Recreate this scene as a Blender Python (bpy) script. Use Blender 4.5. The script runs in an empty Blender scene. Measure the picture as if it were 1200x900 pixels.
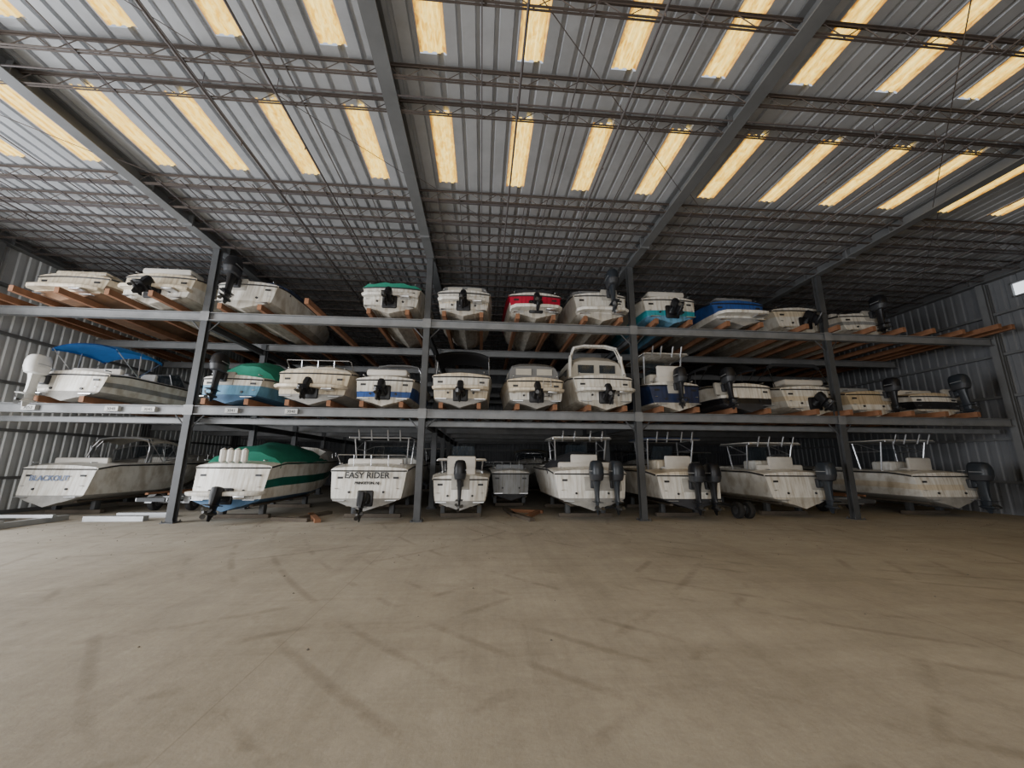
import bpy, bmesh, math, random
from mathutils import Vector, Matrix
random.seed(7)
S=bpy.context.scene
COL=S.collection
rad=math.radians

# ------------------------------------------------------------ materials
MATS={}
def mat(name,col,rough=.5,metal=0.,dirt=.15,scale=3.,emis=None,alpha=None,trans=0.,dirtcol=None,bump=0.,spec=.5,streak=0.):
    if name in MATS: return MATS[name]
    m=bpy.data.materials.new(name); m.use_nodes=True
    nt=m.node_tree; b=nt.nodes['Principled BSDF']
    b.inputs['Roughness'].default_value=rough
    b.inputs['Metallic'].default_value=metal
    b.inputs['Specular IOR Level'].default_value=spec
    tc=nt.nodes.new('ShaderNodeTexCoord')
    n=nt.nodes.new('ShaderNodeTexNoise'); n.inputs['Scale'].default_value=scale; n.inputs['Detail'].default_value=6
    n.inputs['Roughness'].default_value=.65
    nt.links.new(tc.outputs['Object'],n.inputs['Vector'])
    r=nt.nodes.new('ShaderNodeValToRGB')
    c=Vector(col); d=Vector(dirtcol) if dirtcol else c*.55
    lo=c.lerp(d,min(1,dirt*2)); 
    r.color_ramp.elements[0].position=.3; r.color_ramp.elements[0].color=(*lo,1)
    r.color_ramp.elements[1].position=.62; r.color_ramp.elements[1].color=(*c,1)
    nt.links.new(n.outputs['Fac'],r.inputs['Fac'])
    out=r.outputs['Color']
    if streak:
        mp=nt.nodes.new('ShaderNodeMapping'); mp.inputs['Scale'].default_value=(9,2.2,.9); nt.links.new(tc.outputs['Object'],mp.inputs[0])
        n2=nt.nodes.new('ShaderNodeTexNoise'); n2.inputs['Scale'].default_value=1.6; n2.inputs['Detail'].default_value=7; nt.links.new(mp.outputs[0],n2.inputs['Vector'])
        r2=nt.nodes.new('ShaderNodeValToRGB'); r2.color_ramp.elements[0].position=.34; r2.color_ramp.elements[0].color=(1-streak,1-streak*1.15,1-streak*1.35,1)
        r2.color_ramp.elements[1].position=.56; r2.color_ramp.elements[1].color=(1,1,1,1); nt.links.new(n2.outputs['Fac'],r2.inputs['Fac'])
        mx=nt.nodes.new('ShaderNodeMix'); mx.data_type='RGBA'; mx.blend_type='MULTIPLY'; mx.inputs[0].default_value=1
        nt.links.new(out,mx.inputs[6]); nt.links.new(r2.outputs['Color'],mx.inputs[7]); out=mx.outputs[2]
    nt.links.new(out,b.inputs['Base Color'])
    if bump:
        bp=nt.nodes.new('ShaderNodeBump'); bp.inputs['Strength'].default_value=bump
        nt.links.new(n.outputs['Fac'],bp.inputs['Height']); nt.links.new(bp.outputs['Normal'],b.inputs['Normal'])
    if trans: b.inputs['Transmission Weight'].default_value=trans
    if alpha is not None: b.inputs['Alpha'].default_value=alpha
    if emis:
        b.inputs['Emission Color'].default_value=(*emis[:3],1); b.inputs['Emission Strength'].default_value=emis[3]
    MATS[name]=m; return m

def gel(name,col,dirt=.20): return mat(name,col,.34,0,dirt,1.6,dirtcol=tuple(x*.55 for x in (col[0]*.95,col[1]*.88,col[2]*.75)),streak=.30)
gel('gelcoat_white',(.76,.745,.70)); gel('gelcoat_cream',(.70,.62,.49)); gel('gelcoat_tan',(.55,.45,.31))
gel('gelcoat_grey',(.30,.31,.32)); gel('gelcoat_blue',(.03,.10,.36)); gel('gelcoat_lightblue',(.13,.32,.50))
gel('gelcoat_navy',(.015,.03,.09)); gel('gelcoat_red',(.50,.012,.05)); gel('gelcoat_green',(.01,.14,.11))
gel('gelcoat_teal',(.03,.33,.42)); gel('gelcoat_black',(.015,.015,.018)); gel('gelcoat_brown',(.24,.16,.10))
mat('bottom_paint_grey',(.30,.29,.27),.7,0,.35,4); mat('bottom_paint_white',(.54,.51,.45),.5,0,.35,3,streak=.3)
mat('bottom_paint_blue',(.05,.12,.22),.7,0,.35,4); mat('bottom_paint_black',(.03,.03,.035),.7,0,.3,4)
mat('bottom_paint_brown',(.26,.15,.09),.7,0,.3,4); 
mat('rubrail_black',(.02,.02,.022),.5); mat('rubrail_white',(.6,.6,.58),.5)
mat('vinyl_white',(.60,.57,.52),.5); mat('vinyl_grey',(.25,.26,.27),.6); mat('cockpit_liner',(.38,.36,.32),.6,0,.3)
mat('canvas_blue',(.015,.17,.52),.85,0,.2,5); mat('canvas_green',(.01,.20,.13),.85,0,.2,5)
mat('canvas_black',(.02,.021,.025),.85); mat('canvas_grey',(.17,.17,.17),.85); mat('canvas_cream',(.46,.43,.37),.85)
mat('canvas_navy',(.02,.035,.09),.85)
mat('tinted_glass',(.03,.04,.05),.08,0,.05,alpha=.65); mat('clear_vinyl',(.25,.28,.3),.12,0,.05,alpha=.55)
mat('aluminium_tube',(.62,.63,.65),.3,.9,.1); mat('black_tube',(.03,.03,.03),.4)
mat('engine_black',(.010,.010,.012),.42,0,.1,spec=.35); mat('engine_grey',(.022,.027,.034),.40,0,.1,spec=.4); mat('engine_white',(.66,.66,.64),.3)
mat('engine_trim',(.035,.037,.042),.45,0,spec=.4); mat('propeller_metal',(.10,.10,.10),.4,.8)
mat('rack_steel',(.22,.225,.23),.55,.2,.3,2.2); mat('rack_steel_dark',(.075,.078,.082),.6,.2,.3,2.2)
mat('rafter_steel',(.17,.175,.18),.5,.2,.25,1.2); mat('joist_steel',(.105,.085,.075),.6,.2,.3,2)
mat('bridging_steel',(.13,.115,.115),.55,.3,.2,2)
mat('bunk_wood',(.26,.12,.06),.8,0,.35,3); mat('block_wood',(.10,.08,.06),.85,0,.35,4)
mat('tyre_rubber',(.02,.02,.02),.85); mat('galvanised',(.42,.43,.44),.45,.6,.2)
mat('letter_black',(.01,.01,.012),.5,0,0); mat('letter_white',(.75,.75,.75),.5,0,0); mat('letter_blue',(.16,.21,.34),.5,0,0)
mat('label_plate',(.50,.50,.48),.6); mat('stone',(.13,.115,.095),.9,0,.3,8)

# ------------------------------------------------------------ mesh builder
class MB:
    def __init__(s): s.v=[];s.f=[];s.m=[];s.names=[];s.M=Matrix.Identity(4)
    def mi(s,n):
        if n not in s.names: s.names.append(n)
        return s.names.index(n)
    def add(s,vs,fs,m):
        o=len(s.v); s.v+= [tuple(s.M@Vector(p)) for p in vs]
        if isinstance(m,str): k=s.mi(m); s.m+=[k]*len(fs)
        else: s.m+=[s.mi(x) for x in m]
        s.f+=[tuple(i+o for i in f) for f in fs]
    def box(s,c,d,m,rx=0,ry=0,rz=0,bev=0):
        R=Matrix.Rotation(rz,3,'Z')@Matrix.Rotation(ry,3,'Y')@Matrix.Rotation(rx,3,'X')
        hx,hy,hz=[q/2 for q in d]
        if bev<=0:
            vs=[(x*hx,y*hy,z*hz) for x in(-1,1) for y in(-1,1) for z in(-1,1)]
            fs=[(0,1,3,2),(4,6,7,5),(0,4,5,1),(2,3,7,6),(0,2,6,4),(1,5,7,3)]
        else:
            bm=bmesh.new(); bmesh.ops.create_cube(bm,size=1)
            for v in bm.verts: v.co=Vector((v.co.x*d[0],v.co.y*d[1],v.co.z*d[2]))
            bmesh.ops.bevel(bm,geom=list(bm.edges),offset=min(bev,min(d)*.45),segments=2,affect='EDGES',profile=.5)
            bm.verts.index_update()
            vs=[tuple(v.co) for v in bm.verts]; fs=[tuple(v.index for v in f.verts) for f in bm.faces]; bm.free()
        C=Vector(c)
        s.add([tuple(C+R@Vector(v)) for v in vs],fs,m)
    def loft(s,rings,m,cap=True,closed=True):
        n=len(rings[0]); vs=[p for r in rings for p in r]; fs=[]
        for i in range(len(rings)-1):
            for j in range(n if closed else n-1):
                a=i*n+j; b=i*n+(j+1)%n
                fs.append((a,b,b+n,a+n))
        if cap and closed:
            fs.append(tuple(range(n))[::-1]); fs.append(tuple((len(rings)-1)*n+j for j in range(n)))
        s.add(vs,fs,m)
    def tube(s,pts,r,m,n=6,closed=False):
        P=[Vector(p) for p in pts]; rings=[]
        for i,p in enumerate(P):
            if i==0: t=P[1]-p
            elif i==len(P)-1: t=p-P[i-1]
            else: t=(P[i+1]-p).normalized()+(p-P[i-1]).normalized()
            t.normalize(); u=t.cross(Vector((0,0,1)) if abs(t.z)<.9 else Vector((0,1,0))).normalized(); w=t.cross(u)
            rr=r[i] if isinstance(r,(list,tuple)) else r
            rings.append([tuple(p+u*rr*math.cos(2*math.pi*k/n)+w*rr*math.sin(2*math.pi*k/n)) for k in range(n)])
        s.loft(rings,m)
    def obj(s,name,ang=35,loc=(0,0,0),rot=(0,0,0),parent=None):
        me=bpy.data.meshes.new(name); me.from_pydata(s.v,[],s.f)
        for n in s.names: me.materials.append(MATS[n])
        me.polygons.foreach_set('material_index',s.m)
        me.polygons.foreach_set('use_smooth',[True]*len(s.f)); me.update()
        bm=bmesh.new(); bm.from_mesh(me); bmesh.ops.recalc_face_normals(bm,faces=bm.faces); bm.to_mesh(me); bm.free()
        me.set_sharp_from_angle(angle=rad(ang))
        o=bpy.data.objects.new(name,me); COL.objects.link(o); o.location=loc; o.rotation_euler=rot
        if parent: o.parent=parent
        return o

def sell(cx,cy,z,a,b,n=16,e=2.8):
    out=[]
    for k in range(n):
        t=2*math.pi*k/n; c,s_=math.cos(t),math.sin(t)
        out.append((cx+a*math.copysign(abs(c)**(2/e),c),cy+b*math.copysign(abs(s_)**(2/e),s_),z))
    return out

def propeller(mb,x,y,z,R=.17):
    for k in range(3):
        a=k*2*math.pi/3+.3; ca,sa=math.cos(a),math.sin(a); vs=[]
        for (r,w,tw) in ((.05,.05,.03),(.10,.10,.045),(.15,.10,.035),(R,.03,.015)):
            for sgn in(-1,1):
                px,pz=r*ca-sgn*w*.5*sa,r*sa+sgn*w*.5*ca
                vs.append((x+px,y+sgn*tw,z+pz))
        mb.add(vs,[(0,1,3,2),(2,3,5,4),(4,5,7,6)],'propeller_metal')
    mb.tube([(x,y+.07,z),(x,y-.08,z)],[.05,.035],'propeller_metal',8)

def outboard(mb,x,y,z,s=1.,col='engine_black',tilt=0.):
    M0=mb.M.copy()
    mb.M=M0@Matrix.Translation((x,y,z))@Matrix.Rotation(-tilt,4,'X')@Matrix.Scale(s,4)
    mb.box((0,-.08,.0),(.24,.16,.34),'engine_trim',bev=.03)
    mb.box((0,-.2,-.02),(.16,.2,.22),col,bev=.03)
    c=-.42
    mb.loft([sell(0,c,.10,.15,.22),sell(0,c,.14,.20,.29),sell(0,c-.01,.30,.225,.34),sell(0,c-.01,.33,.232,.345)],'engine_trim' if col!='engine_white' else col)
    mb.loft([sell(0,c-.01,.33,.228,.34),sell(0,c-.01,.50,.225,.345),sell(0,c,.66,.205,.32),sell(0,c+.01,.76,.165,.26),sell(0,c+.02,.80,.09,.16)],col)
    mb.box((0,c-.02,.44),(.462,.40,.025),'galvanised')
    mb.loft([sell(0,c,.14,.13,.19,12),sell(0,c,-.1,.085,.15,12),sell(0,c,-.45,.065,.14,12),sell(0,c,-.62,.06,.17,12)],col)
    mb.box((0,c-.06,-.60),(.26,.50,.018),col,bev=.006)
    mb.loft([sell(0,c+.02,-.61,.05,.16,12,2),sell(0,c+.03,-.80,.03,.13,12,2)],col)
    mb.tube([(0,c+.26,-.82),(0,c+.18,-.82),(0,c+.02,-.82),(0,c-.18,-.82),(0,c-.22,-.82)],[.01,.055,.07,.06,.045],col,10)
    mb.loft([[(-.012,c+.12,-.86),(.012,c+.12,-.86),(.012,c-.14,-.86),(-.012,c-.14,-.86)],[(-.006,c-.0,-1.04),(.006,c-.0,-1.04),(.006,c-.10,-1.04),(-.006,c-.10,-1.04)]],col)
    propeller(mb,0,c-.27,-.82)
    mb.M=M0

def sterndrive(mb,x,y,z,s=1.,tilt=.5,col='engine_black'):
    M0=mb.M.copy()
    mb.box((x,y-.03,z),(.46,.1,.46),col,bev=.06)
    mb.M=M0@Matrix.Translation((x,y-.05,z))@Matrix.Rotation(-tilt,4,'X')@Matrix.Scale(s,4)
    mb.loft([[(p[0],-.02,p[1]) for p in [(q[0],q[1]) for q in sell(0,0,0,.20,.19)]],[(p[0],-.2,p[1]) for p in sell(0,.02,0,.15,.15)]],col)
    c=-.33
    mb.loft([sell(0,c,.22,.06,.10,12),sell(0,c,.19,.12,.18,12),sell(0,c,.0,.13,.20,12),sell(0,c,-.2,.08,.17,12),sell(0,c,-.3,.06,.18,12)],col)
    mb.box((0,c-.05,-.28),(.28,.5,.02),col,bev=.008)
    mb.loft([sell(0,c+.02,-.29,.05,.16,12,2),sell(0,c+.03,-.46,.03,.13,12,2)],col)
    mb.tube([(0,c+.24,-.48),(0,c+.16,-.48),(0,c,-.48),(0,c-.18,-.48),(0,c-.2,-.48)],[.01,.055,.07,.06,.045],col,10)
    mb.loft([[(-.012,c+.12,-.52),(.012,c+.12,-.52),(.012,c-.14,-.52),(-.012,c-.14,-.52)],[(-.006,c,-.70),(.006,c,-.70),(.006,c-.1,-.70),(-.006,c-.1,-.70)]],col)
    propeller(mb,0,c-.27,-.48)
    for sx in(-.13,.13): mb.tube([(sx,-.03,-.1),(sx,c+.05,-.12)],.022,'engine_trim',6)
    mb.M=M0

# ------------------------------------------------------------ boat
RAKE=.16
class Boat:
    def __init__(s,name,X,Y,Z,L=6.2,B=2.1,H=1.0,c=None,rot=0.,cab=0.,ck=(.10,.56),pitch=0.):
        s.mb=MB(); s.name=name; s.p=(X,Y,Z); s.L=L;s.B=B;s.H=H;s.rot=rot;s.cab=cab;s.ck=ck;s.pitch=pitch
        d=dict(bottom='bottom_paint_white',lo='gelcoat_white',stripe='gelcoat_white',hi='gelcoat_white',rub='rubrail_black',deck='gelcoat_white',inner='cockpit_liner')
        d.update(c or {}); s.c=d; s.texts=[]; s.hull()
    def sec(s,t):
        B,H,L=s.B,s.H,s.L
        q=max(0,(t-.42)/.58)
        bs=B/2*((.90+.10*min(1,t/.3)**.6) if t<.42 else (1-q**2.4*.97))
        bc=bs*(.88-.42*q**1.3)
        zk=0 if t<.6 else H*.78*((t-.6)/.4)**2.3
        zc=B*.5*.88*math.tan(rad(17))+H*.62*q**1.7
        zs=H*(1+.10*t*t)-.09*H*max(0,1-t/.12)**1.6
        zc=min(zc,zs-.12); zk=min(zk,zc-.02)
        return bs,bc,zk,zc,zs
    def hull(s):
        c=s.c; ts=[0,.03,.065,s.ck[0],s.ck[0],.25,.4,s.ck[1],s.ck[1],.66,.74,.81,.87,.92,.96,.985,1.]
        A0,A1=4,7
        rings=[]; seen=0
        CUR=.13
        bow=lambda x:-CUR*(1-min(1,abs(x)/(s.B*.5))**2)
        for i,t in enumerate(ts):
            bs,bc,zk,zc,zs=s.sec(t)
            ckp = A0<=i<=A1
            up=0
            if s.cab and t>=s.ck[1]: up=s.cab*math.sqrt(max(0,1-((t-s.ck[1])/(1-s.ck[1]))**2))
            fl=lambda k:(bc*1.03+(bs-bc*1.03)*(k**.8), zc+.025+(zs-zc-.025)*k)
            P=[(0,zk),(bc*.48,zk+(zc-zk)*.47),(bc*.5,zk+(zc-zk)*.44),(bc,zc-.01),(bc*1.03,zc+.025),fl(.32),fl(.58),fl(.92),(bs+.028,zs-.035),(bs+.028,zs+.015),(bs-.015,zs+.035),(bs*.97-.02,zs+.05)]
            iw=max(0,bs-.20) if bs>.3 else bs*.3
            P.append((iw,zs+.07+up*.75))
            if ckp: P+= [(iw-.02,s.H*.45),(0,s.H*.42)]
            else: P+=[(iw*.6,zs+.10+up),(0,zs+.12+up*1.05)]
            y0=t*s.L
            k0=max(0,1-t/.065)
            rings.append([(x,y0+RAKE*z*(1-t)+ .16*s.L*(t**4)*(z/s.H-.6)+bow(x)*k0,z) for x,z in P])
        n=len(rings[0]); N=len(rings)
        segm=[c['bottom']]*4+[c['lo'],c['stripe'],c['hi'],c['hi'],c['rub'],c['deck'],c['deck'],c['deck']]
        vs=[];fs=[];ms=[]
        for r in rings:
            vs+=[(x,y,z) for x,y,z in r]+[(-x,y,z) for x,y,z in r]
        for i in range(N-1):
            for sd in(0,1):
                for j in range(n-1):
                    a=i*2*n+sd*n+j; b=a+1; d=a+2*n; e=b+2*n
                    fs.append((a,b,e,d)); 
                    if j<12: m=segm[j]
                    else: m=c['inner'] if (A0<=i<A1) else c['deck']
                    if i==A0-1 or i==A1: m=c['deck']
                    ms.append(m)
        s.mb.add(vs,fs,ms)
        tr=c.get('transom'); rows=rings[0]; K=10; vs=[];fs=[];ms=[]
        for (x,y,z) in rows:
            for k in range(K+1):
                xx=x*(2*k/K-1); vs.append((xx,RAKE*z+bow(xx),z))
        for j in range(n-1):
            m=segm[j] if j<12 else c['deck']
            if j in(7,8): m=c['hi']
            if tr and 5<=j<=7: m=tr
            if c.get('translo') and j==4: m=c['translo']
            for k in range(K):
                a=j*(K+1)+k; fs.append((a,a+1,a+K+2,a+K+1)); ms.append(m)
        s.mb.add(vs,fs,ms)
        s.bow=bow
        bs,_,_,_,zs=s.sec(0)
        pts=[(bs*1.01*(k/8*2-1),RAKE*zs+bow(bs*(k/8*2-1))-.015,zs-.02) for k in range(9)]
        s.mb.tube(pts,.022,c['rub'],6)
        for sx in(-1,1):
            x=sx*s.B*.36; yb=bow(x)
            yy=RAKE*s.H*.5+yb
            s.mb.tube([(x-.03,yy,s.H*.5),(x-.03,yy-.05,s.H*.5),(x+.03,yy-.05,s.H*.5),(x+.03,yy,s.H*.5)],.01,'aluminium_tube',5)
            s.mb.box((x,.25,s.H+.08),(.03,.22,.03),'aluminium_tube',bev=.01)
            s.mb.box((sx*s.B*.30,RAKE*s.H*.26+bow(s.B*.3)-.06,s.H*.24),(.32,.12,.02),'aluminium_tube')
            s.mb.box((sx*s.B*.33,RAKE*s.H*.72+bow(s.B*.33)-.005,s.H*.74),(.16,.02,.06),'rubrail_black')
            s.mb.tube([(sx*s.B*.2,RAKE*s.H*.4+bow(s.B*.2)+.02,s.H*.42),(sx*s.B*.2,RAKE*s.H*.4+bow(s.B*.2)-.03,s.H*.42)],.035,'rubrail_black',8)
    def y(s,z,x=0): return RAKE*z+s.bow(x)
    def outb(s,n=1,col='engine_black',sc=.85,zc=None,tilt=0.,gap=.62,x0=0):
        z=zc if zc is not None else s.H*.72
        for k in range(n):
            x=x0+(k-(n-1)/2)*gap
            outboard(s.mb,x,s.y(z,x)-.01,z,sc,col,tilt)
        w=.5+gap*(n-1)
        s.mb.box((x0,s.y(z,x0)+.03,z-.02),(w+.05,.12,.42),s.c['inner'],rx=-.16,bev=.02)
        return s
    def drive(s,sc=.85,tilt=.6,col='engine_black',z=.42):
        sterndrive(s.mb,0,s.y(z),z,sc,tilt,col); return s
    def plat(s,z=.5,d=.42,m=None,w=.86):
        m=m or s.c['deck']; zz=s.H*z
        a=s.B/2*w; r1=[];r0=[]
        pts=[(-a,.1),(-a,-d*.45),(-a*.82,-d*.88),(-a*.4,-d),(a*.4,-d),(a*.82,-d*.88),(a,-d*.45),(a,.1)]
        yy=s.y(zz)+.06
        s.mb.loft([[(x,y+yy,zz-.06) for x,y in pts],[(x*1.03,y*1.04+yy,zz-.02) for x,y in pts],[(x*1.03,y*1.04+yy,zz+.03) for x,y in pts],[(x*.97,y*.96+yy,zz+.05) for x,y in pts]],m)
        s.mb.box((a*.55,yy-d*.6,zz-.09),(.3,.3,.05),'aluminium_tube',bev=.015)
        return s
    def pad(s,m='vinyl_white',h=.22):
        s.mb.box((0,s.L*.06+.16,s.H+.08+h/2),(s.B*.66,.62,h),m,bev=.08)
        for x in(-.3,0,.3): s.mb.box((x,s.L*.06+.16,s.H+.09+h),(.02,.56,.02),'vinyl_grey',bev=.005)
        return s
    def bench(s,m='vinyl_white'):
        y0=s.ck[0]*s.L
        s.mb.box((0,y0+.12,s.H*.95),(s.B*.7,.18,.6),m,bev=.06)
        s.mb.box((0,y0+.4,s.H*.62),(s.B*.7,.5,.3),m,bev=.06); return s
    def seats(s,m='vinyl_white',t=.36):
        for sx in(-1,1):
            x=sx*s.B*.22; y=s.L*t
            s.mb.box((x,y,s.H*.75),(.5,.5,.16),m,bev=.05)
            s.mb.box((x,y-.25,s.H*1.08),(.5,.14,.6),m,rx=-.12,bev=.06)
            s.mb.tube([(x,y,s.H*.42),(x,y,s.H*.72)],.05,'aluminium_tube',8)
        return s
    def shield(s,t=.56,h=.42,glass='tinted_glass',fr='aluminium_tube'):
        bs,_,_,_,zs=s.sec(t); w=bs*.84; y=s.L*t; z=zs+.07+s.cab*.4
        base=[(-w,y-.95,z-s.cab*.3),(-w*.92,y-.2,z),(-w*.62,y+.22,z+.03),(w*.62,y+.22,z+.03),(w*.92,y-.2,z),(w,y-.95,z-s.cab*.3)]
        top=[(-w*.93,y-1.05,z+h*.7),(-w*.80,y-.5,z+h),(-w*.5,y-.18,z+h*1.06),(w*.5,y-.18,z+h*1.06),(w*.80,y-.5,z+h),(w*.93,y-1.05,z+h*.7)]
        for i in range(5): s.mb.add([base[i],base[i+1],top[i+1],top[i]],[(0,1,2,3)],glass)
        s.mb.tube(base,.016,fr,5); s.mb.tube(top,.018,fr,5)
        for i in range(6): s.mb.tube([base[i],top[i]],.014,fr,5)
        return s
    def bimini(s,m='canvas_blue',t0=.12,t1=.5,h=1.25,folded=False,fr='aluminium_tube'):
        y0,y1=s.L*t0,s.L*t1; w=s.B*.44; Z=s.H+h; nx=9; rows=[]
        if folded:
            s.mb.tube([(-w,y0,Z-.1),(-w*.8,y0,Z),(w*.8,y0,Z),(w,y0,Z-.1)],.07,m,8)
            for sx in(-1,1):
                s.mb.tube([(sx*w,y0,Z-.12),(sx*s.B*.47,s.L*.3,s.H)],.015,fr,5)
                s.mb.tube([(sx*w,y0,Z-.12),(sx*s.B*.47,s.L*.05,s.H)],.015,fr,5)
            return s
        for zo in(0,-.03):
            rr=[]
            for i in range(7):
                v=i/6; yy=y0+(y1-y0)*v; row=[]
                for k in range(nx):
                    u=k/(nx-1)*2-1
                    row.append((u*w,yy,Z-.16*abs(u)**2.6-.10*(2*v-1)**2-.02*math.sin(v*math.pi*3)**2+zo))
                rr.append(row)
            s.mb.loft(rr,m,cap=False,closed=False)
        for sx in(-1,1):
            rr=[[(sx*w,y0+(y1-y0)*i/6,Z-.16-.10*(2*i/6-1)**2),(sx*w*1.01,y0+(y1-y0)*i/6,Z-.25-.10*(2*i/6-1)**2)] for i in range(7)]
            s.mb.loft(rr,m,cap=False,closed=False)
        pv=s.L*(t0+t1)/2
        for yy in(y0,(y0+y1)/2,y1):
            zz=Z-.16-(.1 if yy!=(y0+y1)/2 else 0)
            for sx in(-1,1): s.mb.tube([(sx*w*.99,yy,zz),(sx*s.B*.46,pv,s.H+.05)],.014,fr,5)
        return s
    def arch(s,t=.22,h=.95,m='gelcoat_white',r=.06,lean=.25):
        w=s.B*.45; y=s.L*t; z=s.H+.05; 
        for dy in(0,.16):
            s.mb.tube([(-w,y+dy-lean*.6,z),(-w*.93,y+dy,z+h*.6),(-w*.8,y+dy+lean*.2,z+h*.95),(-w*.4,y+dy+lean*.3,z+h*1.03),(w*.4,y+dy+lean*.3,z+h*1.03),(w*.8,y+dy+lean*.2,z+h*.95),(w*.93,y+dy,z+h*.6),(w,y+dy-lean*.6,z)],r,m,8)
        for sx in(-1,1): s.mb.box((sx*w*.95,y+.04,z+h*.35),(.05,.2,h*.7),m,bev=.02)
        return s
    def ttop(s,m='canvas_navy',h=1.15,t=.38,fr='aluminium_tube',console=True,rods=True):
        y=s.L*t; Z=s.H+h; w=s.B*.36
        s.mb.box((0,y,Z),(w*2+.2,1.7,.07),m,bev=.03)
        s.mb.tube([(-w-.1,y-.85,Z-.03),(w+.1,y-.85,Z-.03),(w+.1,y+.85,Z-.03),(-w-.1,y+.85,Z-.03),(-w-.1,y-.85,Z-.03)],.028,fr,6)
        for sx in(-1,1):
            for yy,yb in((-.6,-.35),(.55,.4)):
                s.mb.tube([(sx*w,y+yy,Z-.04),(sx*w*.92,y+yb,s.H*.9),(sx*w*.9,y+yb,s.H*.45)],.026,fr,6)
            s.mb.tube([(sx*w*.96,y-.5,Z-.4),(sx*w*.96,y+.48,Z-.4)],.02,fr,6)
            s.mb.tube([(sx*w*.96,y-.5,Z-.4),(sx*w*.96,y+.45,Z-.06)],.016,fr,6)
            if rods:
                for q in(.3,.75): s.mb.tube([(sx*w*q,y-.86,Z-.12),(sx*w*q,y-1.0,Z+.22)],.025,fr,6)
        if console:
            s.mb.box((0,y,s.H*.45+.5),(.85,.75,1.05),s.c['deck'],bev=.08)
            s.mb.add([(-.42,y+.2,s.H*.45+1.0),(.42,y+.2,s.H*.45+1.0),(.36,y+.02,s.H*.45+1.5),(-.36,y+.02,s.H*.45+1.5)],[(0,1,2,3)],'tinted_glass')
            s.mb.box((0,y-.85,s.H*.45+.4),(.9,.45,.8),'vinyl_white',bev=.07)
            s.mb.box((0,y-1.0,s.H*.45+.95),(.9,.12,.4),'vinyl_white',bev=.05)
        return s
    def canopy(s,m='canvas_grey',t0=.12,t1=.55,h=.85,win='clear_vinyl'):
        rr=[]; 
        for (v,hh) in((0,.72),(.06,.93),(.35,1),(.75,.98),(1,.55)):
            t=t0+(t1-t0)*v; bs,_,_,_,zs=s.sec(t); w=bs*.88; yy=s.L*t-(.0 if v>.01 else .15)
            H_=h*hh; rr.append([(-w,yy,zs+.05),(-w*.97,yy,zs+H_*.55),(-w*.86,yy,zs+H_*.86),(-w*.55,yy,zs+H_*.97),(0,yy,zs+H_),(w*.55,yy,zs+H_*.97),(w*.86,yy,zs+H_*.86),(w*.97,yy,zs+H_*.55),(w,yy,zs+.05)])
        s.mb.loft(rr,m,cap=False,closed=False)
        s.mb.add(rr[0],[tuple(range(9))],m)
        r=rr[0]; bs=r[-1][0]
        for sx in(-1,1):
            s.mb.box((sx*bs*.42,r[0][1]-.015,s.H+.05+h*.34),(bs*.62,.012,h*.30),win)
            s.mb.box((sx*bs*1.0,s.L*(t0+t1)/2-.1,s.H+.05+h*.34),(.02,s.L*(t1-t0)*.55,h*.26),win)
        return s
    def cover(s,m='canvas_green',t0=.0,t1=.62,h=.35,ridge=.2,drop=.0):
        rr=[]
        for i in range(13):
            v=i/12; t=t0+(t1-t0)*v; bs,_,_,_,zs=s.sec(t)
            H_=h*(math.sin(math.pi*min(1,(v*.85+.12)))**.6)+.04*math.sin(v*19)
            row=[]
            yy=s.L*t+(RAKE*s.H*(1-t)) + (0 if i else -.03)
            for k in range(11):
                u=k/10*2-1
                row.append((u*(bs+.035),yy+s.bow(u*bs)*max(0,1-t/.065)*1.1,zs+.06-drop*(abs(u)>.99)-(.08 if abs(u)>.99 else 0)+H_*(1-abs(u)**2.2)+.025*math.sin(k*2.1+i)))
            rr.append(row)
        s.mb.loft(rr,m,cap=False,closed=False)
        s.mb.add(rr[0]+[(p[0]*.98,p[1]+.01,s.H*.88) for p in rr[0][::-1]],[(k,k+1,20-k,21-k) for k in range(10)],m)
        return s
    def rail(s,t0=.6,h=.32):
        for sx in(-1,1):
            pts=[]
            for i in range(7):
                t=t0+(0.985-t0)*i/6; bs,_,_,_,zs=s.sec(t); yy=t*s.L+.06*s.L*t**4
                pts.append((sx*max(.02,bs-.08),yy,zs+.05+h*min(1,i/1.5+.15)))
                if i%2: s.mb.tube([(sx*max(.02,bs-.08),yy,zs+.03),pts[-1]],.011,'aluminium_tube',5)
            s.mb.tube(pts,.013,'aluminium_tube',5)
        return s
    def fenders(s,n=3,t=.0,m='vinyl_white',x0=None):
        for k in range(n):
            x=(x0 if x0 is not None else -s.B*.2)+k*.2; s.mb.tube([(x,.02,s.H+.0),(x,.0,s.H+.06),(x,.0,s.H+.36),(x,.02,s.H+.42)],[.03,.09,.09,.03],m,8)
        return s
    def stern_rail(s):
        w=s.B*.42
        s.mb.tube([(-w,.6,s.H+.08),(-w,.3,s.H+.32),(-w*.95,.22,s.H+.34),(w*.95,.22,s.H+.34),(w,.3,s.H+.32),(w,.6,s.H+.08)],.014,'aluminium_tube',5)
        for x in (-w*.5,0,w*.5): s.mb.tube([(x,.22,s.H+.34),(x,.26,s.H+.02)],.012,'aluminium_tube',5)
        return s
    def ladder(s,x=.35):
        for dx in(-.12,.12): s.mb.tube([(x+dx,s.y(s.H*.5)-.05,s.H*.35),(x+dx,s.y(s.H)-.05,s.H*1.0)],.012,'aluminium_tube',5)
        for z in(.4,.6,.8): s.mb.tube([(x-.12,s.y(s.H*z)-.05,s.H*z),(x+.12,s.y(s.H*z)-.05,s.H*z)],.012,'aluminium_tube',5)
        return s
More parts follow.
